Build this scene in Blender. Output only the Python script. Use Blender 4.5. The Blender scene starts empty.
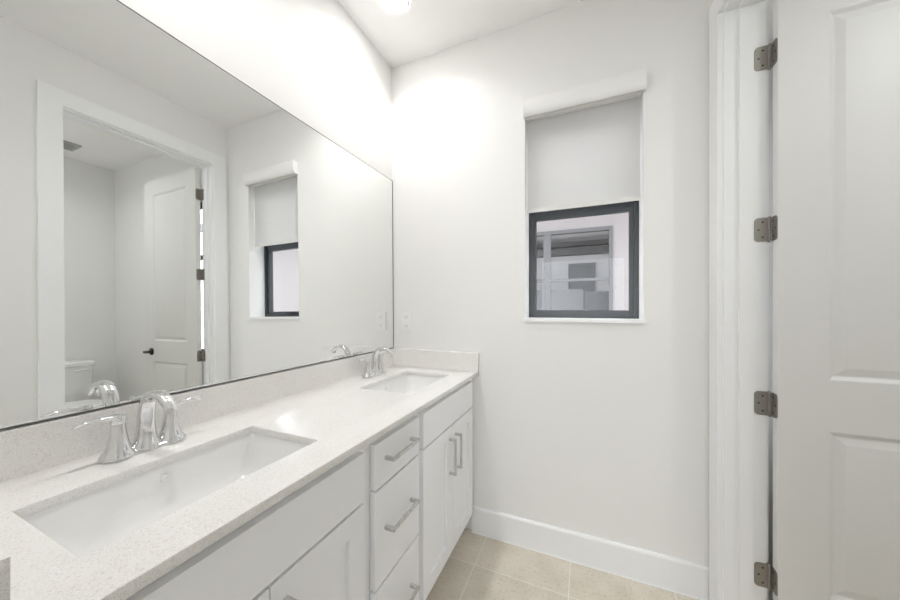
import bpy, bmesh, math, random
from mathutils import Vector, Matrix

random.seed(4)
C = bpy.context.scene
COL = C.collection

# ------------------------------------------------------------------ camera
cam_d = bpy.data.cameras.new('camera')
cam_d.sensor_width = 36.0
cam_d.lens = 315.4 / 900 * 36.0
cam_d.shift_y = 7.4 / 900
cam_d.clip_start = 0.01
cam = bpy.data.objects.new('camera', cam_d)
COL.objects.link(cam)
cam.location = (1.1027, 0.0, 1.246)
cam.rotation_euler = (math.radians(90), 0, math.radians(23.16))
C.camera = cam

# ------------------------------------------------------------------ world, exposure
WORLD_STRENGTH = 5.0
LAMP = 3.4             # watts of light from each of the two vanity downlights
LAMP_CLOSET_FILL = 6.5      # watts of light from the added, unseen toilet room downlight
world = bpy.data.worlds.new('overcast_sky')
C.world = world
world.use_nodes = True
wn = world.node_tree
wn.nodes.clear()
w_out = wn.nodes.new('ShaderNodeOutputWorld')
w_bg = wn.nodes.new('ShaderNodeBackground')
w_bg.inputs['Color'].default_value = (0.93, 0.965, 1.0, 1)
w_bg.inputs['Strength'].default_value = WORLD_STRENGTH
wn.links.new(w_bg.outputs[0], w_out.inputs[0])
C.view_settings.view_transform = 'Standard'
C.view_settings.look = 'None'
C.view_settings.gamma = 1
C.view_settings.exposure = 0.16
C.view_settings.use_curve_mapping = False
C.cycles.use_denoising = True
C.cycles.max_bounces = 14
C.cycles.diffuse_bounces = 8
C.cycles.glossy_bounces = 8
C.cycles.transparent_max_bounces = 16
C.cycles.caustics_reflective = True
C.cycles.blur_glossy = 1.0
C.cycles.sample_clamp_indirect = 30.0

# ------------------------------------------------------------------ dimensions
H = 2.743              # ceiling
YB = 1.671             # back (window) wall
W = 1.60               # right wall
YF = 0.10              # front (entry) wall, room side
XT0, XT1 = 1.727, 3.46 # toilet room
YT0 = 0.30
YH = -7.2              # open end of the added hall; its length limits daylight from behind
ZC = 0.8924            # counter top
CT = 0.02              # counter thickness
DC = 0.5628            # counter depth
ZS = 0.9928            # top of the splash
J0, J1, JH = 0.778, 1.549, 2.395   # inner faces of the toilet room door jamb
VX0, VX1, VZ0 = 1.86, 2.393, 0.85  # second window, behind the open door
WX0, WX1, WZ0, WZ1 = 0.8145, 1.348, 1.188, 2.27   # window opening
XF = 0.545             # cabinet front plane

# ------------------------------------------------------------------ materials
def new_mat(name):
    m = bpy.data.materials.new(name)
    m.use_nodes = True
    return m, m.node_tree, m.node_tree.nodes['Principled BSDF']

def srgb(r, g, b):
    f = lambda c: (c / 255 / 12.92) if c / 255 <= 0.04045 else ((c / 255 + 0.055) / 1.055) ** 2.4
    return (f(r), f(g), f(b), 1)

def plain(name, col, rough=0.5, metal=0.0, bump=0.0, bscale=200.0, spec=0.5, var=0.0):
    m, t, p = new_mat(name)
    p.inputs['Base Color'].default_value = col
    p.inputs['Roughness'].default_value = rough
    p.inputs['Metallic'].default_value = metal
    p.inputs['Specular IOR Level'].default_value = spec
    tc = t.nodes.new('ShaderNodeTexCoord')
    nz = t.nodes.new('ShaderNodeTexNoise')
    nz.inputs['Scale'].default_value = bscale
    nz.inputs['Detail'].default_value = 3
    t.links.new(tc.outputs['Object'], nz.inputs['Vector'])
    if bump:
        b = t.nodes.new('ShaderNodeBump')
        b.inputs['Strength'].default_value = bump
        b.inputs['Distance'].default_value = 0.002
        t.links.new(nz.outputs['Fac'], b.inputs['Height'])
        t.links.new(b.outputs['Normal'], p.inputs['Normal'])
    if var:
        r = t.nodes.new('ShaderNodeMapRange')
        r.inputs['To Min'].default_value = max(0.0, rough - var)
        r.inputs['To Max'].default_value = rough + var
        t.links.new(nz.outputs['Fac'], r.inputs['Value'])
        t.links.new(r.outputs[0], p.inputs['Roughness'])
    return m

M = {}
M['wall'] = plain('wall_paint', (0.815, 0.81, 0.80, 1), 0.75, bump=0.08, bscale=160, spec=0.25)
M['ceiling'] = plain('ceiling_paint', (0.90, 0.895, 0.89, 1), 0.85, bump=0.10, bscale=120, spec=0.2)
M['trim'] = plain('trim_paint', (0.86, 0.865, 0.875, 1), 0.38, bump=0.01, bscale=40)
M['door'] = plain('door_paint', (0.78, 0.775, 0.765, 1), 0.45, bump=0.02, bscale=60)
M['cabinet'] = plain('cabinet_paint', (0.90, 0.91, 0.93, 1), 0.38, bump=0.01, bscale=30)
M['ceramic'] = plain('white_ceramic', (0.86, 0.86, 0.855, 1), 0.10, var=0.02, bscale=10)
M['plastic'] = plain('white_plastic', (0.84, 0.835, 0.82, 1), 0.35, var=0.03, bscale=30)
M['chrome'] = plain('chrome', (0.78, 0.78, 0.79, 1), 0.05, 1.0, var=0.02, bscale=20)
M['nickel'] = plain('brushed_nickel', (0.62, 0.62, 0.61, 1), 0.28, 1.0, var=0.05, bscale=90)
M['hinge'] = plain('aged_nickel', (0.33, 0.31, 0.28, 1), 0.42, 0.75, var=0.08, bscale=120)
M['bronze'] = plain('dark_bronze', (0.045, 0.042, 0.04, 1), 0.35, 0.7, var=0.05, bscale=60)
M['winframe'] = plain('black_window_frame', (0.026, 0.032, 0.039, 1), 0.32, 0.0, spec=0.7)
M['cloth_bar'] = plain('blind_bar', (0.74, 0.73, 0.71, 1), 0.6, var=0.03)
M['dark'] = plain('dark_gap', (0.03, 0.03, 0.03, 1), 0.7, var=0.05)
M['silver_edge'] = plain('mirror_edge', (0.16, 0.16, 0.16, 1), 0.3, 0.6, var=0.05)
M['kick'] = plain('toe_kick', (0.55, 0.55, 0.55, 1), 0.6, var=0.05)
M['vent'] = plain('vent_plastic', (0.42, 0.42, 0.41, 1), 0.5, var=0.05)
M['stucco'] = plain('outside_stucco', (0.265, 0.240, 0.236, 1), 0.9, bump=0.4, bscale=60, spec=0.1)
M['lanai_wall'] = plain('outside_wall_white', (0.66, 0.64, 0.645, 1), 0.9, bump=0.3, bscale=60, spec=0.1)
M['alu'] = plain('grey_aluminium', (0.085, 0.083, 0.085, 1), 0.5, 0.1, var=0.05)
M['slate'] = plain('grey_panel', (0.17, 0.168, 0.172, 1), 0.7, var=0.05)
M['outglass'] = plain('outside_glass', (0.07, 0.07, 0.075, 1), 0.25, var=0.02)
M['ground'] = plain('outside_ground', (0.45, 0.44, 0.42, 1), 0.9, bump=0.5, bscale=20)

# mirror
m, t, p = new_mat('mirror_silver')
p.inputs['Metallic'].default_value = 1.0
p.inputs['Roughness'].default_value = 0.012
p.inputs['Base Color'].default_value = (0.915, 0.93, 0.92, 1)
M['mirror'] = m

# quartz worktop: fine beige and grey specks in off-white
m, t, p = new_mat('speckled_quartz')
p.inputs['Roughness'].default_value = 0.13
tc = t.nodes.new('ShaderNodeTexCoord')
v1 = t.nodes.new('ShaderNodeTexVoronoi'); v1.inputs['Scale'].default_value = 800
v2 = t.nodes.new('ShaderNodeTexVoronoi'); v2.inputs['Scale'].default_value = 330
n1 = t.nodes.new('ShaderNodeTexNoise'); n1.inputs['Scale'].default_value = 14; n1.inputs['Detail'].default_value = 4
for n in (v1, v2, n1):
    t.links.new(tc.outputs['Object'], n.inputs['Vector'])
s1 = t.nodes.new('ShaderNodeSeparateColor'); t.links.new(v1.outputs['Color'], s1.inputs[0])
s2 = t.nodes.new('ShaderNodeSeparateColor'); t.links.new(v2.outputs['Color'], s2.inputs[0])
r1 = t.nodes.new('ShaderNodeValToRGB')
r1.color_ramp.elements[0].position = 0.0; r1.color_ramp.elements[0].color = (0.70, 0.675, 0.64, 1)
r1.color_ramp.elements[1].position = 0.30; r1.color_ramp.elements[1].color = (0.83, 0.82, 0.805, 1)
e = r1.color_ramp.elements.new(0.12); e.color = (0.75, 0.735, 0.715, 1)
e = r1.color_ramp.elements.new(0.90); e.color = (0.85, 0.843, 0.832, 1)
t.links.new(s1.outputs[0], r1.inputs[0])
r2 = t.nodes.new('ShaderNodeValToRGB')
r2.color_ramp.interpolation = 'CONSTANT'
r2.color_ramp.elements[0].position = 0.0; r2.color_ramp.elements[0].color = (0.80, 0.77, 0.73, 1)
r2.color_ramp.elements[1].position = 0.06; r2.color_ramp.elements[1].color = (1, 1, 1, 1)
t.links.new(s2.outputs[1], r2.inputs[0])
mx = t.nodes.new('ShaderNodeMix'); mx.data_type = 'RGBA'; mx.blend_type = 'MULTIPLY'
mx.inputs['Factor'].default_value = 0.45
t.links.new(r1.outputs[0], mx.inputs['A']); t.links.new(r2.outputs[0], mx.inputs['B'])
mx2 = t.nodes.new('ShaderNodeMix'); mx2.data_type = 'RGBA'; mx2.blend_type = 'MULTIPLY'
mx2.inputs['Factor'].default_value = 1.0
r3 = t.nodes.new('ShaderNodeValToRGB')
r3.color_ramp.elements[0].position = 0.3; r3.color_ramp.elements[0].color = (0.985, 0.98, 0.975, 1)
r3.color_ramp.elements[1].position = 0.7; r3.color_ramp.elements[1].color = (1, 1, 1, 1)
t.links.new(n1.outputs['Fac'], r3.inputs[0])
t.links.new(mx.outputs['Result'], mx2.inputs['A']); t.links.new(r3.outputs[0], mx2.inputs['B'])
t.links.new(mx2.outputs['Result'], p.inputs['Base Color'])
M['quartz'] = m

# floor tile: 0.425 m beige stone-look tiles with pale grout lines
m, t, p = new_mat('beige_floor_tile')
tc = t.nodes.new('ShaderNodeTexCoord')
mp = t.nodes.new('ShaderNodeMapping')
mp.inputs['Location'].default_value = (-0.6125 + 0.425 * 10, -1.45 + 0.425 * 10, 0)
t.links.new(tc.outputs['Object'], mp.inputs['Vector'])
br = t.nodes.new('ShaderNodeTexBrick')
br.offset = 0.0; br.squash = 1.0
br.inputs['Scale'].default_value = 1.0
br.inputs['Brick Width'].default_value = 0.425
br.inputs['Row Height'].default_value = 0.425
br.inputs['Mortar Size'].default_value = 0.0022
br.inputs['Mortar Smooth'].default_value = 0.2
br.inputs['Color1'].default_value = (1, 1, 1, 1)
br.inputs['Color2'].default_value = (0.93, 0.93, 0.93, 1)
t.links.new(mp.outputs[0], br.inputs['Vector'])
na = t.nodes.new('ShaderNodeTexNoise'); na.inputs['Scale'].default_value = 7; na.inputs['Detail'].default_value = 6
nb = t.nodes.new('ShaderNodeTexNoise'); nb.inputs['Scale'].default_value = 85; nb.inputs['Detail'].default_value = 6
for n in (na, nb):
    t.links.new(tc.outputs['Object'], n.inputs['Vector'])
ra = t.nodes.new('ShaderNodeValToRGB')
ra.color_ramp.elements[0].position = 0.30; ra.color_ramp.elements[0].color = (0.66, 0.60, 0.505, 1)
ra.color_ramp.elements[1].position = 0.70; ra.color_ramp.elements[1].color = (0.77, 0.715, 0.62, 1)
t.links.new(na.outputs['Fac'], ra.inputs[0])
rb = t.nodes.new('ShaderNodeValToRGB')
rb.color_ramp.elements[0].position = 0.30; rb.color_ramp.elements[0].color = (0.62, 0.58, 0.52, 1)
rb.color_ramp.elements[1].position = 0.46; rb.color_ramp.elements[1].color = (1, 1, 1, 1)
t.links.new(nb.outputs['Fac'], rb.inputs[0])
ma = t.nodes.new('ShaderNodeMix'); ma.data_type = 'RGBA'; ma.blend_type = 'MULTIPLY'; ma.inputs['Factor'].default_value = 0.5
t.links.new(ra.outputs[0], ma.inputs['A']); t.links.new(rb.outputs[0], ma.inputs['B'])
mb = t.nodes.new('ShaderNodeMix'); mb.data_type = 'RGBA'; mb.blend_type = 'MULTIPLY'; mb.inputs['Factor'].default_value = 1.0
t.links.new(ma.outputs['Result'], mb.inputs['A']); t.links.new(br.outputs['Color'], mb.inputs['B'])
mc = t.nodes.new('ShaderNodeMix'); mc.data_type = 'RGBA'
mc.inputs['B'].default_value = (0.84, 0.81, 0.75, 1)
t.links.new(br.outputs['Fac'], mc.inputs['Factor']); t.links.new(mb.outputs['Result'], mc.inputs['A'])
t.links.new(mc.outputs['Result'], p.inputs['Base Color'])
p.inputs['Roughness'].default_value = 0.42
M['tile'] = m

# clear glass: thin pane
m, t, p = new_mat('clear_glass')
t.nodes.remove(p)
o = t.nodes['Material Output']
tr = t.nodes.new('ShaderNodeBsdfTransparent'); tr.inputs[0].default_value = (0.95, 0.96, 0.97, 1)
gl = t.nodes.new('ShaderNodeBsdfGlossy'); gl.inputs['Roughness'].default_value = 0.0
lw = t.nodes.new('ShaderNodeLayerWeight'); lw.inputs['Blend'].default_value = 0.5
pw = t.nodes.new('ShaderNodeMath'); pw.operation = 'POWER'; pw.inputs[1].default_value = 5.0
fr = t.nodes.new('ShaderNodeMath'); fr.operation = 'MULTIPLY_ADD'; fr.inputs[1].default_value = 0.96; fr.inputs[2].default_value = 0.018
t.links.new(lw.outputs['Facing'], pw.inputs[0]); t.links.new(pw.outputs[0], fr.inputs[0])
ms = t.nodes.new('ShaderNodeMixShader')
t.links.new(fr.outputs[0], ms.inputs[0]); t.links.new(tr.outputs[0], ms.inputs[1]); t.links.new(gl.outputs[0], ms.inputs[2])
t.links.new(ms.outputs[0], o.inputs[0])
M['glass'] = m

# blind cloth: matte and a little translucent
m, t, p = new_mat('blind_cloth')
o = t.nodes['Material Output']
p.inputs['Base Color'].default_value = (0.76, 0.755, 0.745, 1)
p.inputs['Roughness'].default_value = 0.9
p.inputs['Specular IOR Level'].default_value = 0.1
tl = t.nodes.new('ShaderNodeBsdfTranslucent'); tl.inputs[0].default_value = (0.84, 0.83, 0.82, 1)
ms = t.nodes.new('ShaderNodeMixShader'); ms.inputs[0].default_value = 0.55
t.links.new(p.outputs[0], ms.inputs[1]); t.links.new(tl.outputs[0], ms.inputs[2]); t.links.new(ms.outputs[0], o.inputs[0])
M['cloth'] = m

def lamp_mat(name, strength, col=(1.0, 0.965, 0.92)):
    m, t, p = new_mat(name)
    p.inputs['Base Color'].default_value = (0.8, 0.8, 0.8, 1)
    p.inputs['Emission Color'].default_value = (*col, 1)
    p.inputs['Emission Strength'].default_value = strength
    return m
M['lamp'] = lamp_mat('downlight_diffuser', 38.0, (1.0, 0.99, 0.975))

# ------------------------------------------------------------------ helpers
WLOC = {}                                           # world location of each object's origin

def box(bm, x0, x1, y0, y1, z0, z1):
    vs = [bm.verts.new(c) for c in ((x0,y0,z0),(x1,y0,z0),(x1,y1,z0),(x0,y1,z0),(x0,y0,z1),(x1,y0,z1),(x1,y1,z1),(x0,y1,z1))]
    for f in ((0,3,2,1),(4,5,6,7),(0,1,5,4),(1,2,6,5),(2,3,7,6),(3,0,4,7)):
        bm.faces.new([vs[i] for i in f])
    return bm

def loft(bm, rings, cap0=True, cap1=True, closed=True):
    R = [[bm.verts.new(p) for p in r] for r in rings]
    n = len(rings[0])
    for a, b in zip(R, R[1:]):
        for i in range(n if closed else n - 1):
            j = (i + 1) % n
            bm.faces.new((a[i], a[j], b[j], b[i]))
    if cap0: bm.faces.new(list(reversed(R[0])))
    if cap1: bm.faces.new(R[-1])
    return R

def circle(cx, cy, z, r, n=24, ry=None, ph=0.0):
    ry = r if ry is None else ry
    return [(cx + r*math.cos(2*math.pi*i/n + ph), cy + ry*math.sin(2*math.pi*i/n + ph), z) for i in range(n)]

def lathe(bm, prof, cx=0, cy=0, n=24, ph=0.0, cap0=True, cap1=True):
    return loft(bm, [circle(cx, cy, z, max(r, 1e-5), n, ph=ph) for r, z in prof], cap0, cap1)

def rrect(x0, x1, y0, y1, r, z, k=5):
    pts = []
    for cx, cy, a0 in ((x1-r, y1-r, 0), (x0+r, y1-r, 90), (x0+r, y0+r, 180), (x1-r, y0+r, 270)):
        for i in range(k + 1):
            a = math.radians(a0 + 90*i/k)
            pts.append((cx + r*math.cos(a), cy + r*math.sin(a), z))
    return pts

def tube(bm, path, radii, n=12, up=(0, 0, 1), sx=1.0, cap=True):
    """round or oval tube along a path; radii = scalar, list of scalars or list of (a, b)"""
    P = [Vector(p) for p in path]
    rings = []
    U = Vector(up)
    for i, p in enumerate(P):
        d = (P[min(i+1, len(P)-1)] - P[max(i-1, 0)]).normalized()
        s = d.cross(U)
        if s.length < 1e-4: s = d.cross(Vector((0, 1, 0)))
        s.normalize(); u = s.cross(d).normalized()
        r = radii[i] if isinstance(radii, (list, tuple)) else radii
        a, b = r if isinstance(r, (list, tuple)) else (r, r)
        rings.append([p + s*(a*math.cos(2*math.pi*k/n)) + u*(b*math.sin(2*math.pi*k/n)) for k in range(n)])
    loft(bm, rings, cap, cap)

def bevel(bm, w, seg=2, ang=30):
    es = [e for e in bm.edges if len(e.link_faces) == 2 and e.calc_face_angle(0) > math.radians(ang)]
    bmesh.ops.bevel(bm, geom=es, offset=w, segments=seg, affect='EDGES', profile=0.5, clamp_overlap=True)

def cells(bm, us, vs, holes, w0, w1, mp):
    """slab on a grid of u and v lines, from w0 to w1, with the listed (i, j) cells left open; mp(u, v, w) -> xyz"""
    V = {}
    def vert(i, j, k):
        if (i, j, k) not in V: V[i, j, k] = bm.verts.new(mp(us[i], vs[j], (w0, w1)[k]))
        return V[i, j, k]
    solid = lambda i, j: 0 <= i < len(us)-1 and 0 <= j < len(vs)-1 and (i, j) not in holes
    for i in range(len(us)-1):
        for j in range(len(vs)-1):
            if not solid(i, j): continue
            for k in (0, 1):
                bm.faces.new([vert(i,j,k), vert(i+1,j,k), vert(i+1,j+1,k), vert(i,j+1,k)])
            for di, dj, a, b in ((-1,0,(i,j),(i,j+1)), (1,0,(i+1,j),(i+1,j+1)), (0,-1,(i,j),(i+1,j)), (0,1,(i,j+1),(i+1,j+1))):
                if not solid(i+di, j+dj):
                    bm.faces.new([vert(*a,0), vert(*b,0), vert(*b,1), vert(*a,1)])
    return bm

def put(name, bm, mat, parent=None, loc=None, smooth=True, ang=35):
    """link a bmesh (in world coordinates) as one object; its origin goes to loc (world)"""
    bmesh.ops.recalc_face_normals(bm, faces=bm.faces)
    if loc is None:
        if parent is not None: loc = WLOC[parent.name]
        elif len(bm.verts):
            xs = [v.co.x for v in bm.verts]; ys = [v.co.y for v in bm.verts]; zs = [v.co.z for v in bm.verts]
            loc = Vector(((min(xs)+max(xs))/2, (min(ys)+max(ys))/2, min(zs)))
    loc = Vector(loc)
    bmesh.ops.translate(bm, verts=bm.verts, vec=-loc)
    me = bpy.data.meshes.new(name)
    if smooth:
        for f in bm.faces: f.smooth = True
        for e in bm.edges:
            if len(e.link_faces) == 2 and e.calc_face_angle(0) > math.radians(ang): e.smooth = False
    bm.to_mesh(me); bm.free()
    me.materials.append(mat)
    o = bpy.data.objects.new(name, me)
    COL.objects.link(o)
    if parent is not None:
        o.parent = parent
        o.location = loc - WLOC[parent.name]
    else:
        o.location = loc
    WLOC[o.name] = loc
    return o

def tag(o, label, cat, group=None, kind=None):
    o['label'] = label; o['category'] = cat
    if group: o['group'] = group
    if kind: o['kind'] = kind
    return o

def thing(name, loc, label, cat, group=None, kind=None):
    o = bpy.data.objects.new(name, None)
    o.empty_display_size = 0.05
    COL.objects.link(o)
    o.location = loc
    WLOC[o.name] = Vector(loc)
    return tag(o, label, cat, group, kind)

def copy_tree(o, parent=None):
    c = o.copy(); COL.objects.link(c)
    if parent is not None: c.parent = parent
    for ch in list(o.children): copy_tree(ch, c)
    return c

def B(*a):                                          # a bmesh holding one or more boxes
    bm = bmesh.new()
    for q in a: box(bm, *q)
    return bm

def struct(name, bm, mat, label, cat, smooth=False, loc=None):
    return tag(put(name, bm, mat, smooth=smooth, loc=loc), label, cat, kind='structure')

# ------------------------------------------------------------------ the setting
struct('floor', B((-0.3, XT1+0.1, YH, YB, -0.1, 0)), M['tile'], 'beige stone-look square tile floor with pale grout', 'floor', loc=(0, 0, 0))
struct('ceiling', B((-0.3, XT1+0.1, YH, YB+0.2, H, H+0.1)), M['ceiling'], 'flat white painted ceiling', 'ceiling')
struct('wall_left', B((-0.106, -0.006, -0.02, YB, 0, H)), M['wall'], 'white wall behind the long vanity mirror', 'wall')
bm = bmesh.new()
cells(bm, [-0.106, WX0, WX1, VX0, VX1, XT1+0.1], [-0.1, VZ0, WZ0, WZ1, H], {(1, 2), (3, 1), (3, 2)}, YB, YB+0.2, lambda u, v, w: (u, w, v))
struct('wall_back', bm, M['wall'], 'white wall with the narrow window and roller blind', 'wall')
bm = bmesh.new()
cells(bm, [YF, J0-0.012, J1+0.012, YB], [0, JH+0.012, H], {(1, 0)}, W, XT0, lambda u, v, w: (w, u, v))
struct('wall_right', bm, M['wall'], 'white wall opposite the mirror holding the toilet room doorway', 'wall')
bm = bmesh.new()
cells(bm, [-0.3, 0.572, 1.60, 2.3], [0, 2.36, H], {(1, 0)}, -0.02, YF, lambda u, v, w: (u, w, v))
struct('wall_front', bm, M['wall'], 'white wall at the near end of the vanity beside the entry opening', 'wall')
struct('wall_far', B((XT1, XT1+0.1, YT0, YB, 0, H)), M['wall'], 'white wall behind the toilet seen in the mirror', 'wall')
struct('wall_side', B((XT0, XT1+0.1, YT0-0.1, YT0, 0, H)), M['wall'], 'white side wall of the toilet room', 'wall')

struct('wall_added_hall_left', B((-0.3, -0.2, YH, -0.02, 0, H)), M['wall'], 'white left wall of an added unseen hall that limits sky light at the entry opening', 'wall')  # hall walls added to cut down sky light through the entry
struct('wall_added_hall_right', B((2.2, 2.3, YH, -0.02, 0, H)), M['wall'], 'white right wall of an added unseen hall that limits sky light at the entry opening', 'wall')
def bb_prof(L0, L1, axis, base, out):
    """baseboard with an eased top, running L0..L1 along axis, against base, thickness towards out"""
    prof = [(0, 0), (0.015, 0), (0.015, 0.133), (0.0125, 0.1395), (0.008, 0.143), (0, 0.143)]
    f = (lambda l, d, z: (l, base + out*d, z)) if axis == 'x' else (lambda l, d, z: (base + out*d, l, z))
    bm = bmesh.new()
    loft(bm, [[f(l, d, z) for d, z in prof] for l in (L0, L1)])
    return bm
struct('baseboard_back', bb_prof(0.528, W, 'x', YB, -1), M['trim'], 'tall white baseboard under the window between vanity and doorway', 'baseboard')
struct('baseboard_right', bb_prof(YF, J0-0.098, 'y', W, -1), M['trim'], 'white baseboard on the doorway wall facing the vanity', 'baseboard')
struct('baseboard_closet', bb_prof(XT0+0.02, XT1, 'x', YB, -1), M['trim'], 'white baseboard behind the open door in the toilet room', 'baseboard')
struct('baseboard_far', bb_prof(YT0, YB-0.015, 'y', XT1, -1), M['trim'], 'white baseboard behind the toilet', 'baseboard')

struct('trim_6', B((0.50, W-0.018, YB-0.019, YB-0.0148, 0, 0.004)), M['trim'], 'thin white caulk line along the foot of the window wall baseboard', 'caulk line')
# door casing (bathroom side, toilet room side), jamb with stop
def casing(xa, xb, ci=0.006, cw=0.090):
    bm = bmesh.new()
    y0, y1, zt = J0-ci, J1+ci, JH+ci
    box(bm, xa, xb, y0-cw, y0, 0, zt)
    box(bm, xa, xb, y1, y1+cw, 0, zt)
    box(bm, xa, xb, y0-cw, y1+cw, zt, zt+cw)
    bevel(bm, 0.0025, 2)
    return bm
struct('trim_1', casing(W-0.018, W), M['trim'], 'flat white casing around the toilet room doorway on the mirror side', 'door casing', True)
struct('trim_2', casing(XT0, XT0+0.010, 0.010), M['trim'], 'flat white casing around the doorway inside the toilet room', 'door casing', True)
bm = bmesh.new()
box(bm, W, XT0, J0-0.012, J0, 0, JH); box(bm, W, XT0, J1, J1+0.012, 0, JH); box(bm, W, XT0, J0-0.012, J1+0.012, JH, JH+0.012)
bevel(bm, 0.0012, 1)
s0, s1 = XT0-0.082, XT0-0.042
b2 = B((s0, s1, J0, J0+0.011, 0, JH-0.011), (s0, s1, J1-0.011, J1, 0, JH-0.011), (s0, s1, J0, J1, JH-0.011, JH))
bevel(b2, 0.0025, 2)
me = bpy.data.meshes.new('stop'); b2.to_mesh(me); b2.free(); bm.from_mesh(me)
struct('trim_3', bm, M['trim'], 'white door jamb with raised stop strip and four hinges', 'door jamb', True)
# entry opening lining
bm = B((0.572, 0.584, -0.02, YF, 0, 2.36), (1.588, 1.60, -0.02, YF, 0, 2.36), (0.572, 1.60, -0.02, YF, 2.348, 2.36))
struct('trim_4', bm, M['trim'], 'white lining of the entry opening', 'door jamb', True)
# window sill
bm = B((WX0-0.0, WX1+0.0, YB-0.0, YB+0.13, WZ0-0.012, WZ0+0.002), (WX0-0.006, WX1+0.012, YB-0.012, YB, WZ0-0.014, WZ0+0.002))
bevel(bm, 0.002, 2)
struct('trim_5', bm, M['trim'], 'thin white sill under the window', 'window sill', True)

# ------------------------------------------------------------------ window_1
FY0, FY1 = YB+0.128, YB+0.19
def ring(x0, x1, z0, z1, wl, wr, wb, wt, y0, y1, bv=0.003):
    bm = bmesh.new()
    box(bm, x0, x0+wl, y0, y1, z0, z1); box(bm, x1-wr, x1, y0, y1, z0, z1)
    box(bm, x0+wl, x1-wr, y0, y1, z0, z0+wb); box(bm, x0+wl, x1-wr, y0, y1, z1-wt, z1)
    bevel(bm, bv, 2)
    return bm
def window(name, x0, x1, z0, label):
    win = thing(name, (0.5*(x0+x1), FY0, z0), label, 'window', kind='structure')
    put('window_frame', ring(x0, x1, z0, WZ1, 0.022, 0.022, 0.018, 0.022, FY0, FY1), M['winframe'], win)
    ls = put('lower_sash', ring(x0+0.016, x1-0.016, z0+0.016, 1.775, 0.022, 0.025, 0.027, 0.046, FY0+0.008, FY0+0.032), M['winframe'], win)
    put('glass_pane', B((x0+0.04, x1-0.04, FY0+0.018, FY0+0.022, z0+0.04, 1.73)), M['glass'], ls)
    us = put('upper_sash', ring(x0+0.016, x1-0.016, 1.735, WZ1-0.016, 0.027, 0.027, 0.04, 0.03, FY0+0.034, FY0+0.056), M['winframe'], win)
    put('glass_pane', B((x0+0.04, x1-0.04, FY0+0.044, FY0+0.048, 1.77, WZ1-0.04)), M['glass'], us)
    bm = B((x0+0.205, x0+0.335, FY0-0.004, FY0+0.009, z0+0.026, z0+0.034)); bevel(bm, 0.002)
    put('lift_rail', bm, M['winframe'], ls)
window('window_1', WX0, WX1, WZ0, 'narrow black-framed sash window half covered by a white blind')
window('window_2', VX0, VX1, VZ0, 'black-framed sash window of the toilet room hidden behind the open door')

# ------------------------------------------------------------------ roller blind
bl = thing('roller_blind', (1.083, YB, 2.227), 'white roller blind in a boxed cassette, lowered halfway over the window', 'blind')
CB, CTOP, CD = 2.227, 2.314, 0.042
prof = [(YB, CTOP), (YB-CD+0.003, CTOP), (YB-CD, CTOP-0.003), (YB-CD, CB+0.040), (YB-CD+0.002, CB+0.026), (YB-CD+0.007, CB+0.013), (YB-CD+0.014, CB+0.005), (YB-CD+0.020, CB+0.001),
        (YB-0.021, CB+0.001), (YB-0.021, CB+0.012), (YB-0.003, CB+0.012), (YB-0.003, CB+0.001), (YB, CB+0.001)]
bm = bmesh.new(); loft(bm, [[(x, y, z) for y, z in prof] for x in (0.816, 1.349)])
box(bm, 0.8165, 1.346, YB, YB+0.080, 2.240, 2.268)
put('cassette', bm, M['plastic'], bl, ang=50)
capp = [(YB, CTOP+0.002), (YB-CD, CTOP+0.002), (YB-CD-0.002, CTOP-0.003), (YB-CD-0.002, CB+0.040), (YB-CD, CB+0.025), (YB-CD+0.005, CB+0.011), (YB-CD+0.013, CB+0.003), (YB-CD+0.020, CB-0.001), (YB, CB-0.001)]
for xa, xb in ((0.810, 0.816), (1.349, 1.3555)):
    bm = bmesh.new(); loft(bm, [[(x, y, z) for y, z in capp] for x in (xa, xb)])
    put('end_cap', bm, M['plastic'], bl, ang=50)
put('blind_cloth', B((0.8195, 1.3430, YB+0.0480, YB+0.0488, 1.772, 2.241)), M['cloth'], bl)
bm = B((0.8195, 1.3430, YB+0.0435, YB+0.0530, 1.752, 1.774)); bevel(bm, 0.003, 2)
put('bottom_bar', bm, M['cloth_bar'], bl)

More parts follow.
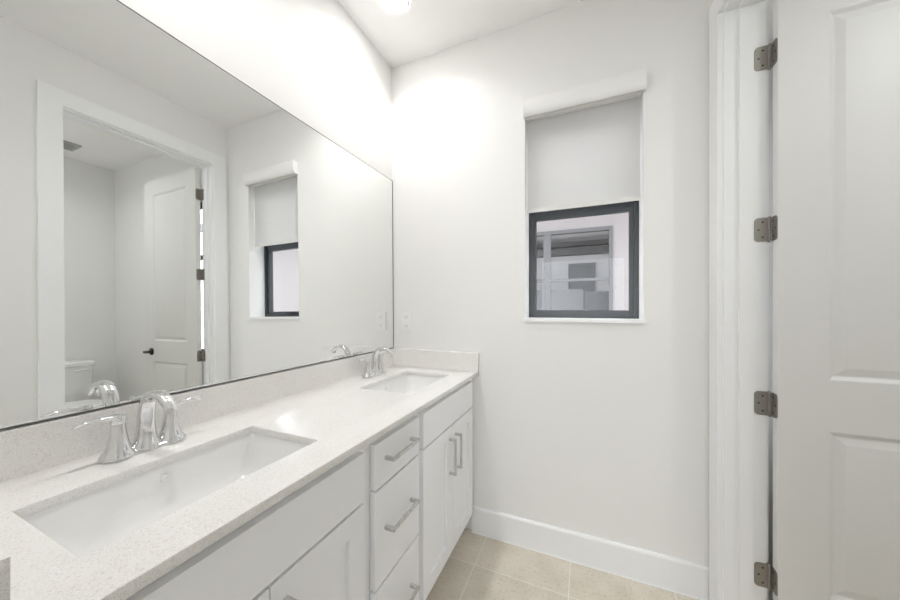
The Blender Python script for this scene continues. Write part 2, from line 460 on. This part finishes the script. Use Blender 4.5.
# ------------------------------------------------------------------ the neighbouring house outside
def outside():
    Y = 4.7
    hs = thing('neighbour_house', (1.0, Y, -0.3), 'pale stucco house with a grey-framed screened porch outside the window', 'house')
    bm = bmesh.new()
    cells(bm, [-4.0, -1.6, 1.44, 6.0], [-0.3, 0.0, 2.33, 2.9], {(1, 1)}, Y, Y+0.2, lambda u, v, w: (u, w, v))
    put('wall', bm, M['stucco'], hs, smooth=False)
    put('porch_frame', B((-1.6, 1.44, Y-0.02, Y+0.06, 2.28, 2.33), (1.40, 1.44, Y-0.02, Y+0.06, 0, 2.28), (0.555, 0.655, Y-0.01, Y+0.06, 0, 2.28),
                         (-1.6, 0.555, Y, Y+0.05, 1.61, 1.645), (0.655, 1.40, Y, Y+0.05, 1.61, 1.645)), M['alu'], hs, smooth=False)
    put('porch_ceiling', B((-4.0, 6.0, Y+0.2, 7.4, 2.50, 2.6)), M['lanai_wall'], hs, smooth=False)
    put('porch_back_wall', B((-4.0, 6.0, 7.2, 7.4, -0.3, 2.50)), M['lanai_wall'], hs, smooth=False)
    put('porch_beam', B((-4.0, 1.9, 6.0, 6.2, 2.19, 2.30), (-4.0, 1.9, 6.02, 6.2, 2.34, 2.42)), M['alu'], hs, smooth=False)
    wd = put('porch_window', ring(0.78, 1.30, 1.20, 2.17, 0.04, 0.04, 0.04, 0.04, 7.15, 7.2), M['alu'], hs)
    put('pane', B((0.81, 1.27, 7.17, 7.19, 1.23, 2.14)), M['outglass'], wd, smooth=False)
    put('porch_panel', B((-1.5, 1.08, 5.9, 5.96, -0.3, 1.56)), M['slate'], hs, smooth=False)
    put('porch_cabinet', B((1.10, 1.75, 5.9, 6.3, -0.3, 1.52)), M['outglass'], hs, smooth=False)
    put('porch_floor', B((-4.0, 6.0, Y+0.2, 7.2, -0.3, -0.2)), M['ground'], hs, smooth=False)
    put('roof', B((-4.2, 6.2, Y-0.8, 7.6, 2.9, 3.05)), M['slate'], hs, smooth=False)  # out of view; overhang lengthened to shade the stucco wall
outside()
struct('ground', B((-12, 14, YB+0.2, 16, -0.45, -0.3)), M['ground'], 'pale ground between the houses', 'ground')

# ------------------------------------------------------------------ mirror
mr = thing('wall_mirror', (0, 0.88, ZS), 'large frameless mirror filling the wall above the long vanity', 'mirror')
MY0, MY1, MZ0, MZ1 = YF+0.002, YB-0.004, ZS+0.003, 2.035
LEAN = 0.0085          # the glass stands a little forward at its foot
def leaned(bm):
    for v in bm.verts: v.co.x += LEAN * (MZ1 - v.co.z) / (MZ1 - MZ0)
    return bm
put('mirror_glass', leaned(B((-0.005, 0.0, MY0+0.002, MY1-0.002, MZ0+0.002, MZ1-0.002))), M['mirror'], mr, smooth=False)
put('polished_edge', leaned(B((-0.0055, 0.0006, MY1-0.0045, MY1, MZ0, MZ1), (-0.0055, 0.0006, MY0, MY0+0.003, MZ0, MZ1),
    (-0.0055, 0.0006, MY0+0.003, MY1-0.0045, MZ0, MZ0+0.0035), (-0.0055, 0.0006, MY0+0.003, MY1-0.0045, MZ1-0.0025, MZ1))), M['silver_edge'], mr, smooth=False)

# ------------------------------------------------------------------ worktop, splashes, sinks
SX0, SX1 = 0.186, 0.449
S1, S2 = (0.2045, 0.6345), (1.113, 1.538)
bm = bmesh.new()
cells(bm, [0.0, SX0, SX1, DC], [YF, S1[0], S1[1], S2[0], S2[1], YB], {(1, 1), (1, 3)}, ZC-CT, ZC, lambda u, v, w: (u, v, w))
bmesh.ops.recalc_face_normals(bm, faces=bm.faces)
bevel(bm, 0.0016, 2)
tag(put('countertop', bm, M['quartz'], ang=50), 'long off-white speckled quartz worktop with two sink cutouts', 'countertop')
def splash(name, x0, x1, y0, y1, label):
    bm = B((x0, x1, y0, y1, ZC, ZS)); bevel(bm, 0.0015, 2)
    tag(put(name, bm, M['quartz'], ang=50), label, 'backsplash')
splash('backsplash', -0.006, 0.02, YF, YB, 'long speckled quartz upstand along the wall under the mirror')
splash('side_splash', 0.02, DC, YB-0.02, YB, 'short quartz upstand on the window wall beside the far sink')
splash('side_splash', 0.02, DC+0.003, YF, 0.119, 'short quartz upstand at the near end, only its corner in view')

def make_sink():
    y0, y1 = S1
    t = thing('sink', (0.5*(SX0+SX1), 0.5*(y0+y1), ZC-CT), 'white rectangular undermount sink nearest the camera', 'sink', 'undermount sinks in the worktop')
    bm = bmesh.new()
    a = [(-0.016, 0.0, 0.008), (-0.003, 0.0, 0.010), (-0.001, -0.006, 0.012), (0.004, -0.050, 0.022), (0.012, -0.085, 0.032), (0.026, -0.108, 0.044),
         (0.050, -0.122, 0.054), (0.080, -0.130, 0.046), (0.105, -0.134, 0.022)]
    rings = [rrect(SX0+min(i, 0.105), SX1-min(i, 0.105), y0+i*1.35, y1-i*1.35, r, ZC-CT+z) for i, z, r in a]
    loft(bm, rings, False, True)
    # outer shell
    outer = [rrect(SX0+min(i-0.010, 0.10), SX1-min(i-0.010, 0.10), y0+i*1.35-0.010, y1-i*1.35+0.010, r+0.006, ZC-CT+z-0.010) for i, z, r in a[1:]]
    outer = [rrect(SX0-0.016, SX1+0.016, y0-0.0216, y1+0.0216, 0.012, ZC-CT-0.010)] + outer
    loft(bm, outer, False, True)
    R0 = rrect(SX0-0.016, SX1+0.016, y0-0.0216, y1+0.0216, 0.008, ZC-CT)
    loft(bm, [R0, rrect(SX0-0.016, SX1+0.016, y0-0.0216, y1+0.0216, 0.012, ZC-CT-0.010)], False, False)
    bmesh.ops.remove_doubles(bm, verts=bm.verts, dist=1e-5)
    put('basin', bm, M['ceramic'], t, ang=40)
    c = (0.5*(SX0+SX1), 0.5*(y0+y1)); zb = ZC-CT-0.134
    bm = bmesh.new(); lathe(bm, [(0.022, zb+0.0002), (0.022, zb+0.002), (0.019, zb+0.003), (0.016, zb+0.001), (0.015, zb+0.0015), (0.0, zb+0.004)], *c)
    put('drain', bm, M['chrome'], t)
    bm = bmesh.new(); tube(bm, [(SX0+0.001, c[1], zb+0.105), (SX0+0.0085, c[1], zb+0.105)], [0.0085, 0.007], 16)
    put('overflow_ring', bm, M['ceramic'], t)
    return t
sink = make_sink()
s2 = copy_tree(sink)
s2.location.y = 0.5*(S2[0]+S2[1])
s2['label'] = 'white rectangular undermount sink at the far end by the window wall'

# ------------------------------------------------------------------ faucets
FX = 0.093
def make_faucet():
    y = 0.426
    t = thing('faucet', (FX, y, ZC), 'chrome two-lever faucet behind the nearest sink', 'faucet', 'chrome faucets on the worktop')
    z0 = ZC
    bm = bmesh.new()
    loft(bm, [rrect(FX-0.026+i, FX+0.026-i, y-0.077+i, y+0.077-i, 0.025-i, z0+z, 8) for i, z in ((0, 0), (0, 0.006), (0.002, 0.009), (0.006, 0.011))])
    put('base_plate', bm, M['chrome'], t)
    for sgn in (-1, 1):
        hy = y + sgn*0.0508
        bm = bmesh.new()
        lathe(bm, [(0.0325, z0+0.003), (0.0325, z0+0.007), (0.0300, z0+0.011), (0.0250, z0+0.019), (0.0208, z0+0.030), (0.0175, z0+0.045), (0.0150, z0+0.062), (0.0130, z0+0.080)], FX, hy, 16, math.pi/16)
        hb = put('handle_base', bm, M['chrome'], t, ang=40)
        bm = bmesh.new()
        lathe(bm, [(0.0134, z0+0.0805), (0.0142, z0+0.083), (0.0142, z0+0.098), (0.0125, z0+0.1015), (0.006, z0+0.103)], FX, hy, 20)
        path = [(FX-0.001, hy-sgn*0.004, z0+0.094), (FX, hy+sgn*0.012, z0+0.0955), (FX+0.001, hy+sgn*0.026, z0+0.0985), (FX+0.002, hy+sgn*0.042, z0+0.100),
                (FX+0.003, hy+sgn*0.055, z0+0.0985), (FX+0.004, hy+sgn*0.067, z0+0.0955), (FX+0.0045, hy+sgn*0.073, z0+0.094)]
        tube(bm, path, [(0.009, 0.007), (0.0085, 0.0062), (0.0082, 0.0052), (0.0085, 0.0045), (0.0085, 0.004), (0.0075, 0.0036), (0.0045, 0.0024)], 14)
        put('lever', bm, M['chrome'], hb)
    # spout: flared foot, waist, broad arch
    path = [(0, 0.004), (0, 0.012), (0.000, 0.026), (0.000, 0.046), (0.001, 0.070), (0.003, 0.093), (0.009, 0.114), (0.020, 0.130), (0.036, 0.140),
            (0.055, 0.143), (0.074, 0.139), (0.090, 0.131), (0.102, 0.121), (0.110, 0.112)]
    rad = [(0.032, 0.027), (0.029, 0.024), (0.0220, 0.0195), (0.0180, 0.0165), (0.0165, 0.0148), (0.0160, 0.0132), (0.0160, 0.0120), (0.0158, 0.0110), (0.0153, 0.0102),
           (0.0145, 0.0098), (0.0135, 0.0098), (0.0127, 0.0098), (0.0118, 0.0096), (0.0110, 0.0090)]
    rings = []
    for i, ((px, pz), (a, b)) in enumerate(zip(path, rad)):
        q0, q1 = path[max(i-1, 0)], path[min(i+1, len(path)-1)]
        dx, dz = q1[0]-q0[0], q1[1]-q0[1]; L = math.hypot(dx, dz); dx /= L; dz /= L
        rg = []
        for k in range(24):
            an = 2*math.pi*k/24; c, s = math.cos(an), math.sin(an)
            e = 0.75
            cc = math.copysign(abs(c)**e, c); ss = math.copysign(abs(s)**e, s)
            rg.append((FX + px - dz*b*ss, y + a*cc, z0 + pz + dx*b*ss))
        rings.append(rg)
    bm = bmesh.new(); loft(bm, rings)
    sp = put('spout', bm, M['chrome'], t)
    bm = bmesh.new()
    tube(bm, [(FX+0.103, y, z0+0.116), (FX+0.1035, y, z0+0.104)], [(0.0095, 0.0082), (0.0095, 0.0082)], 18)
    put('aerator', bm, M['nickel'], sp)
    bm = bmesh.new(); lathe(bm, [(0.0025, z0+0.005), (0.0025, z0+0.066), (0.005, z0+0.069), (0.006, z0+0.074), (0.005, z0+0.079), (0.001, z0+0.081)], FX-0.030, y, 14)
    put('lift_rod', bm, M['chrome'], t)
    return t
fau = make_faucet()
f2 = copy_tree(fau); f2.location.y = 1.358
f2['label'] = 'chrome two-lever faucet behind the far sink near the window wall'

# ------------------------------------------------------------------ vanity cabinets
XB = 0.012             # back of the carcasses
FF = 0.524             # front of the face frame
Z0, ZT = 0.10, ZC-CT
def carcass(t, y0, y1):
    q = 0.016
    bm = B((XB, FF-0.02, y0, y0+q, Z0, ZT-0.001), (XB, FF-0.02, y1-q, y1, Z0, ZT-0.001), (XB, FF-0.02, y0+q, y1-q, Z0, Z0+q), (XB, XB+0.006, y0+q, y1-q, Z0+q, ZT-0.001))
    put('carcass', bm, M['cabinet'], t, smooth=False)
    put('toe_kick', B((FF-0.095, FF-0.080, y0, y1, 0, Z0)), M['kick'], t, smooth=False)
def face_frame(t, y0, y1, sl, sr, rails):
    bm = B((FF-0.02, FF, y0, y0+sl, Z0, ZT-0.001), (FF-0.02, FF, y1-sr, y1, Z0, ZT-0.001))
    for z0, z1 in rails: box(bm, FF-0.02, FF, y0+sl, y1-sr, z0, z1)
    bevel(bm, 0.0006, 1)
    put('face_frame', bm, M['cabinet'], t, smooth=False)
def slab_front(name, t, y0, y1, z0, z1):
    bm = B((FF+0.001, XF, y0, y1, z0, z1)); bevel(bm, 0.0018, 2)
    return put(name, bm, M['cabinet'], t)
def shaker(t, y0, y1, z0, z1, s=0.058):
    bm = B((FF+0.001, XF, y0, y0+s, z0, z1), (FF+0.001, XF, y1-s, y1, z0, z1), (FF+0.001, XF, y0+s, y1-s, z0, z0+s), (FF+0.001, XF, y0+s, y1-s, z1-s, z1))
    bevel(bm, 0.0011, 1)
    box(bm, FF+0.004, XF-0.011, y0+s-0.004, y1-s+0.004, z0+s-0.004, z1-s+0.004)
    return put('door', bm, M['cabinet'], t)
def pull(par, y0, y1, z0, z1):
    """square bar pull with two square posts"""
    h = 0.005
    bm = bmesh.new()
    if abs(y1-y0) > abs(z1-z0):
        box(bm, XF+0.026, XF+0.034, y0, y1, z0-h, z0+h)
        box(bm, XF-0.0005, XF+0.026, y0, y0+0.010, z0-h, z0+h); box(bm, XF-0.0005, XF+0.026, y1-0.010, y1, z0-h, z0+h)
    else:
        box(bm, XF+0.026, XF+0.034, y0-h, y0+h, z0, z1)
        box(bm, XF-0.0005, XF+0.026, y0-h, y0+h, z0, z0+0.010); box(bm, XF-0.0005, XF+0.026, y0-h, y0+h, z1-0.010, z1)
    bevel(bm, 0.001, 1)
    put('pull_handle', bm, M['nickel'], par, smooth=False)
RAILS = [(Z0, 0.14), (0.70, 0.73), (0.838, ZT-0.001)]
def sink_base(y0, y1, ya, yb, label):
    t = thing('vanity_cabinet', (0.3, 0.5*(y0+y1), 0), label, 'cabinet', 'white vanity cabinets')
    carcass(t, y0, y1)
    face_frame(t, y0, y1, ya-y0+0.012, y1-yb+0.012, RAILS)
    slab_front('false_front', t, ya, yb, 0.714, 0.846)
    mid = 0.5*(ya+yb)
    for a, b, hy in ((ya, mid-0.0015, mid-0.034), (mid+0.0015, yb, mid+0.034)):
        d = shaker(t, a, b, 0.132, 0.706)
        pull(d, hy, hy, 0.500, 0.660)
sink_base(0.103, 0.729, 0.140, 0.704, 'white shaker sink cabinet under the nearest sink')
sink_base(1.034, YB-0.002, 1.051, 1.612, 'white shaker sink cabinet under the far sink with two handled doors')
t = thing('drawer_cabinet', (0.3, 0.88, 0), 'white three-drawer cabinet between the two sink cabinets', 'cabinet', 'white vanity cabinets')
carcass(t, 0.7295, 1.0335)
face_frame(t, 0.7295, 1.0335, 0.037, 0.028, [(Z0, 0.14), (0.405, 0.435), (0.70, 0.73), (0.838, ZT-0.001)])
for z0, z1, hz in ((0.714, 0.846, 0.790), (0.422, 0.706, 0.578), (0.132, 0.414, 0.280)):
    d = slab_front('drawer', t, 0.755, 1.017, z0, z1)
    pull(d, 0.800, 0.960, hz, hz)

# ------------------------------------------------------------------ wall outlet
t = thing('wall_outlet', (0.100, YB, 1.10), 'white double power outlet on the wall above the far sink corner', 'outlet')
bm = B((0.0645, 0.1355, YB-0.006, YB, 1.102, 1.217)); bevel(bm, 0.0025, 2)
put('cover_plate', bm, M['plastic'], t)
for zc in (1.1325, 1.1865):
    bm = bmesh.new()
    rr = rrect(0.100-0.0165, 0.100+0.0165, zc-0.0145, zc+0.0145, 0.006, 0)
    loft(bm, [[(x, YB-0.0055, z) for x, z, _ in rr], [(x, YB-0.0075, z) for x, z, _ in rr]])
    rc = put('receptacle', bm, M['plastic'], t)
    put('slots', B((0.0915, 0.0935, YB-0.0077, YB-0.007, zc-0.002, zc+0.008), (0.1065, 0.1085, YB-0.0077, YB-0.007, zc-0.001, zc+0.007),
                   (0.0985, 0.1015, YB-0.0077, YB-0.007, zc-0.010, zc-0.006)), M['dark'], rc, smooth=False)

# ------------------------------------------------------------------ recessed ceiling lights
def downlight(x, y, watts, col, label, grp=None, spread=138):
    t = thing('recessed_light', (x, y, H), label, 'ceiling light', grp)
    bm = bmesh.new()
    loft(bm, [circle(x, y, z, r, 40) for r, z in ((0.062, H-0.001), (0.062, H-0.008), (0.066, H-0.008), (0.072, H-0.004), (0.075, H-0.001))], False, False)
    put('trim_ring', bm, M['trim'], t)
    bm = bmesh.new(); lathe(bm, [(0.062, H-0.001), (0.062, H-0.006)], x, y, 40)
    put('diffuser', bm, M['lamp'], t)
    ld = bpy.data.lights.new('downlight_beam', 'AREA')
    ld.shape = 'DISK'; ld.size = 0.11; ld.spread = math.radians(spread)
    ld.energy = watts; ld.color = col
    lo = bpy.data.objects.new('downlight_beam', ld); COL.objects.link(lo)
    lo.parent = t; lo.location = (0, 0, -0.010)
    return t
dl = downlight(0.253, 1.30, LAMP, (1.0, 0.99, 0.975), 'round glowing recessed light in the ceiling above the far sink', 'recessed lights over the sinks')
d2 = copy_tree(dl); d2.location.y = 0.42
d2['label'] = 'round recessed light in the ceiling above the nearest sink, out of view'
downlight(2.55, 0.62, LAMP_CLOSET_FILL, (0.96, 1.0, 0.975), 'unseen round recessed light added in the toilet room ceiling to brighten it', spread=160)  # added out of view to light the toilet room

# ------------------------------------------------------------------ ceiling vent in the toilet room
vx0, vx1, vy0, vy1 = 3.03, 3.22, 1.10, 1.30
t = thing('ceiling_vent', (3.125, 1.20, H), 'square grey exhaust vent grille in the toilet room ceiling', 'vent')
put('vent_frame', (lambda b: (cells(b, [vx0, vx0+0.025, vx1-0.025, vx1], [vy0, vy0+0.025, vy1-0.025, vy1], {(1, 1)}, H-0.012, H-0.0005, lambda u, v, w: (u, v, w)), b)[1])(bmesh.new()), M['vent'], t, smooth=False)
bm = bmesh.new()
for k in range(10):
    yy = vy0 + 0.027 + k*0.0147
    box(bm, vx0+0.025, vx1-0.025, yy, yy+0.010, H-0.010, H-0.006)
put('louvre', bm, M['vent'], t, smooth=False)
put('vent_opening', B((vx0+0.025, vx1-0.025, vy0+0.025, vy1-0.025, H-0.003, H-0.0005)), M['slate'], t, smooth=False)

# ------------------------------------------------------------------ door_1, open at a right angle into the toilet room
DX0, DY0, DY1, DW, DZ0, DZ1 = XT0+0.015, J1-0.041, J1-0.006, 0.750, 0.012, 2.385
def door_mesh():
    bm = bmesh.new()
    xs = [DX0, DX0+0.131, DX0+DW-0.131, DX0+DW]
    zs = [DZ0, 0.245, 0.820, 0.995, 2.264, DZ1]
    for yf, s in ((DY0, 1), (DY1, -1)):
        V = [[bm.verts.new((x, yf, z)) for z in zs] for x in xs]
        for i in range(3):
            for j in range(5):
                if (i, j) in ((1, 1), (1, 3)):
                    x0, x1, z0, z1 = xs[1], xs[2], zs[j], zs[j+1]
                    R = [[V[1][j], V[2][j], V[2][j+1], V[1][j+1]]]
                    for ins, dep in ((0.003, 0.0008), (0.014, 0.0085), (0.019, 0.0085), (0.041, 0.0020), (0.044, 0.0015)):
                        R.append([bm.verts.new((x, yf + s*dep, z)) for x, z in ((x0+ins, z0+ins), (x1-ins, z0+ins), (x1-ins, z1-ins), (x0+ins, z1-ins))])
                    for a, b in zip(R, R[1:]):
                        for k in range(4):
                            bm.faces.new((a[k], a[(k+1) % 4], b[(k+1) % 4], b[k]))
                    bm.faces.new(R[-1])
                else:
                    bm.faces.new((V[i][j], V[i+1][j], V[i+1][j+1], V[i][j+1]))
        if s == 1: VA = V
    VB = V
    def side(A, Bv):
        for k in range(len(A)-1): bm.faces.new((A[k], A[k+1], Bv[k+1], Bv[k]))
    side(VA[0], VB[0]); side(VA[3], VB[3])
    side([VA[i][0] for i in range(4)], [VB[i][0] for i in range(4)]); side([VA[i][5] for i in range(4)], [VB[i][5] for i in range(4)])
    return bm
door = tag(put('door_1', door_mesh(), M['door'], smooth=True, ang=12), 'white two-panel door standing open into the toilet room', 'door', kind='structure')
def hinge(zc):
    h, rad = 0.0445, 0.013
    bm = bmesh.new()
    def leaf(a0, a1, plane0, plane1, ax):
        """plate with the two outer corners rounded; a0 is the knuckle side"""
        sg = 1 if a1 > a0 else -1
        pts = [(a0, zc-h)]
        for k in range(7):
            an = math.radians(-90 + 15*k); pts.append((a1 - sg*rad + sg*rad*math.cos(an), zc-h+rad + rad*math.sin(an)))
        for k in range(7):
            an = math.radians(15*k); pts.append((a1 - sg*rad + sg*rad*math.cos(an), zc+h-rad + rad*math.sin(an)))
        pts.append((a0, zc+h))
        f = (lambda a, z, p: (a, p, z)) if ax == 'x' else (lambda a, z, p: (p, a, z))
        loft(bm, [[f(a, z, p) for a, z in pts] for p in (plane0, plane1)])
    leaf(XT0+0.004, XT0-0.036, J1-0.0022, J1+0.001, 'x')         # on the jamb
    leaf(J1-0.0035, DY0+0.002, DX0-0.0022, DX0+0.001, 'y')       # on the hinge edge of the door
    for k in range(5):                                           # knuckles
        za = zc-h + k*h*2/5
        lathe(bm, [(0.0052, za+0.0004), (0.0052, za+h*2/5-0.0004)], XT0+0.0075, J1-0.0015, 14)
    hg = put('hinge', bm, M['hinge'], door, loc=(XT0+0.0075, J1-0.0015, zc), ang=40)
    hg['label'] = 'aged nickel butt hinge'
    bm = bmesh.new()
    for xx, zz in ((XT0-0.012, zc+0.028), (XT0-0.024, zc), (XT0-0.012, zc-0.028)):
        tube(bm, [(xx, J1-0.0015, zz), (xx, J1-0.0030, zz)], [0.0036, 0.0030], 12)
    for yy, zz in ((J1-0.016, zc+0.028), (J1-0.028, zc), (J1-0.016, zc-0.028)):
        tube(bm, [(DX0-0.0015, yy, zz), (DX0-0.0030, yy, zz)], [0.0036, 0.0030], 12)
    put('screws', bm, M['bronze'], hg)
    bm = bmesh.new(); lathe(bm, [(0.002, zc-h-0.004), (0.0045, zc-h-0.002), (0.0045, zc-h)], XT0+0.0075, J1-0.0015, 14)
    lathe(bm, [(0.0045, zc+h), (0.0045, zc+h+0.002), (0.002, zc+h+0.004)], XT0+0.0075, J1-0.0015, 14)
    put('hinge_pin', bm, M['hinge'], hg)
for zc in (2.180, 1.537, 0.887, 0.243): hinge(zc)
# lever handles, one on each face
def lever(yf, s):
    lx, lz = DX0+DW-0.10, 0.90
    bm = bmesh.new()
    tube(bm, [(lx, yf, lz), (lx, yf+s*0.006, lz), (lx, yf+s*0.010, lz)], [0.031, 0.031, 0.026], 28)
    tube(bm, [(lx, yf+s*0.010, lz), (lx, yf+s*0.050, lz)], [0.011, 0.010], 16)
    tube(bm, [(lx+0.010, yf+s*0.050, lz), (lx-0.02, yf+s*0.052, lz), (lx-0.06, yf+s*0.052, lz+0.001), (lx-0.10, yf+s*0.048, lz-0.001)], [(0.007, 0.011), (0.007, 0.010), (0.006, 0.009), (0.005, 0.008)], 14)
    o = put('lever_handle', bm, M['bronze'], door, loc=(lx, yf, lz))
    o['label'] = 'dark bronze lever handle'
lever(DY0, -1)
lever(DY1, 1)

# ------------------------------------------------------------------ toilet
def toilet():
    ty = 1.22
    xw = XT1 - 0.012
    up = 1.06
    def pt(name, bm, mat):
        for v in bm.verts: v.co.z *= up
        return put(name, bm, mat, t)
    t = thing('toilet', (3.1, ty, 0), 'white toilet with lever tank, seen in the mirror through the doorway', 'toilet')
    bm = bmesh.new()
    loft(bm, [rrect(xw-d, xw, ty-w, ty+w, 0.03, z) for d, w, z in ((0.175, 0.195, 0.370), (0.182, 0.200, 0.385), (0.198, 0.215, 0.55), (0.205, 0.222, 0.705))])
    pt('tank', bm, M['ceramic'])
    bm = bmesh.new()
    loft(bm, [rrect(xw-d, xw, ty-w, ty+w, 0.032, z) for d, w, z in ((0.210, 0.227, 0.705), (0.216, 0.234, 0.712), (0.216, 0.234, 0.738), (0.208, 0.226, 0.746), (0.15, 0.18, 0.748))])
    pt('tank_lid', bm, M['ceramic'])
    bm = bmesh.new()
    fx = xw-0.204
    tube(bm, [(fx+0.002, ty+0.165, 0.672), (fx-0.012, ty+0.165, 0.672)], 0.014, 16)
    tube(bm, [(fx-0.016, ty+0.175, 0.672), (fx-0.018, ty+0.13, 0.672), (fx-0.018, ty+0.085, 0.668)], [(0.006, 0.009), (0.005, 0.008), (0.004, 0.008)], 12)
    pt('flush_lever', bm, M['plastic'])
    def egg(cx, a_f, a_b, w, z, n=36):
        out = []
        for k in range(n):
            an = 2*math.pi*k/n; c, s = math.cos(an), math.sin(an)
            out.append((cx + (a_b if c > 0 else a_f)*c, ty + w*s, z))
        return out
    bx = 2.99
    bm = bmesh.new()
    loft(bm, [egg(bx+0.06, 0.19, 0.30, 0.105, 0), egg(bx+0.06, 0.18, 0.30, 0.100, 0.03), egg(bx+0.05, 0.16, 0.28, 0.095, 0.14), egg(bx+0.03, 0.20, 0.27, 0.130, 0.25),
              egg(bx, 0.25, 0.26, 0.172, 0.34), egg(bx, 0.265, 0.28, 0.182, 0.385), egg(bx, 0.255, 0.28, 0.175, 0.392)])
    box(bm, 3.20, xw-0.01, ty-0.11, ty+0.11, 0.30, 0.372)
    pt('bowl', bm, M['ceramic'])
    bm = bmesh.new(); loft(bm, [egg(bx, 0.268, 0.21, 0.186, 0.393), egg(bx, 0.270, 0.21, 0.188, 0.400), egg(bx, 0.266, 0.21, 0.184, 0.408)])
    pt('seat', bm, M['plastic'])
    bm = bmesh.new(); loft(bm, [egg(bx, 0.268, 0.21, 0.186, 0.4085), egg(bx, 0.270, 0.21, 0.188, 0.414), egg(bx, 0.262, 0.20, 0.180, 0.424), egg(bx, 0.20, 0.15, 0.13, 0.428)])
    pt('seat_lid', bm, M['plastic'])
toilet()
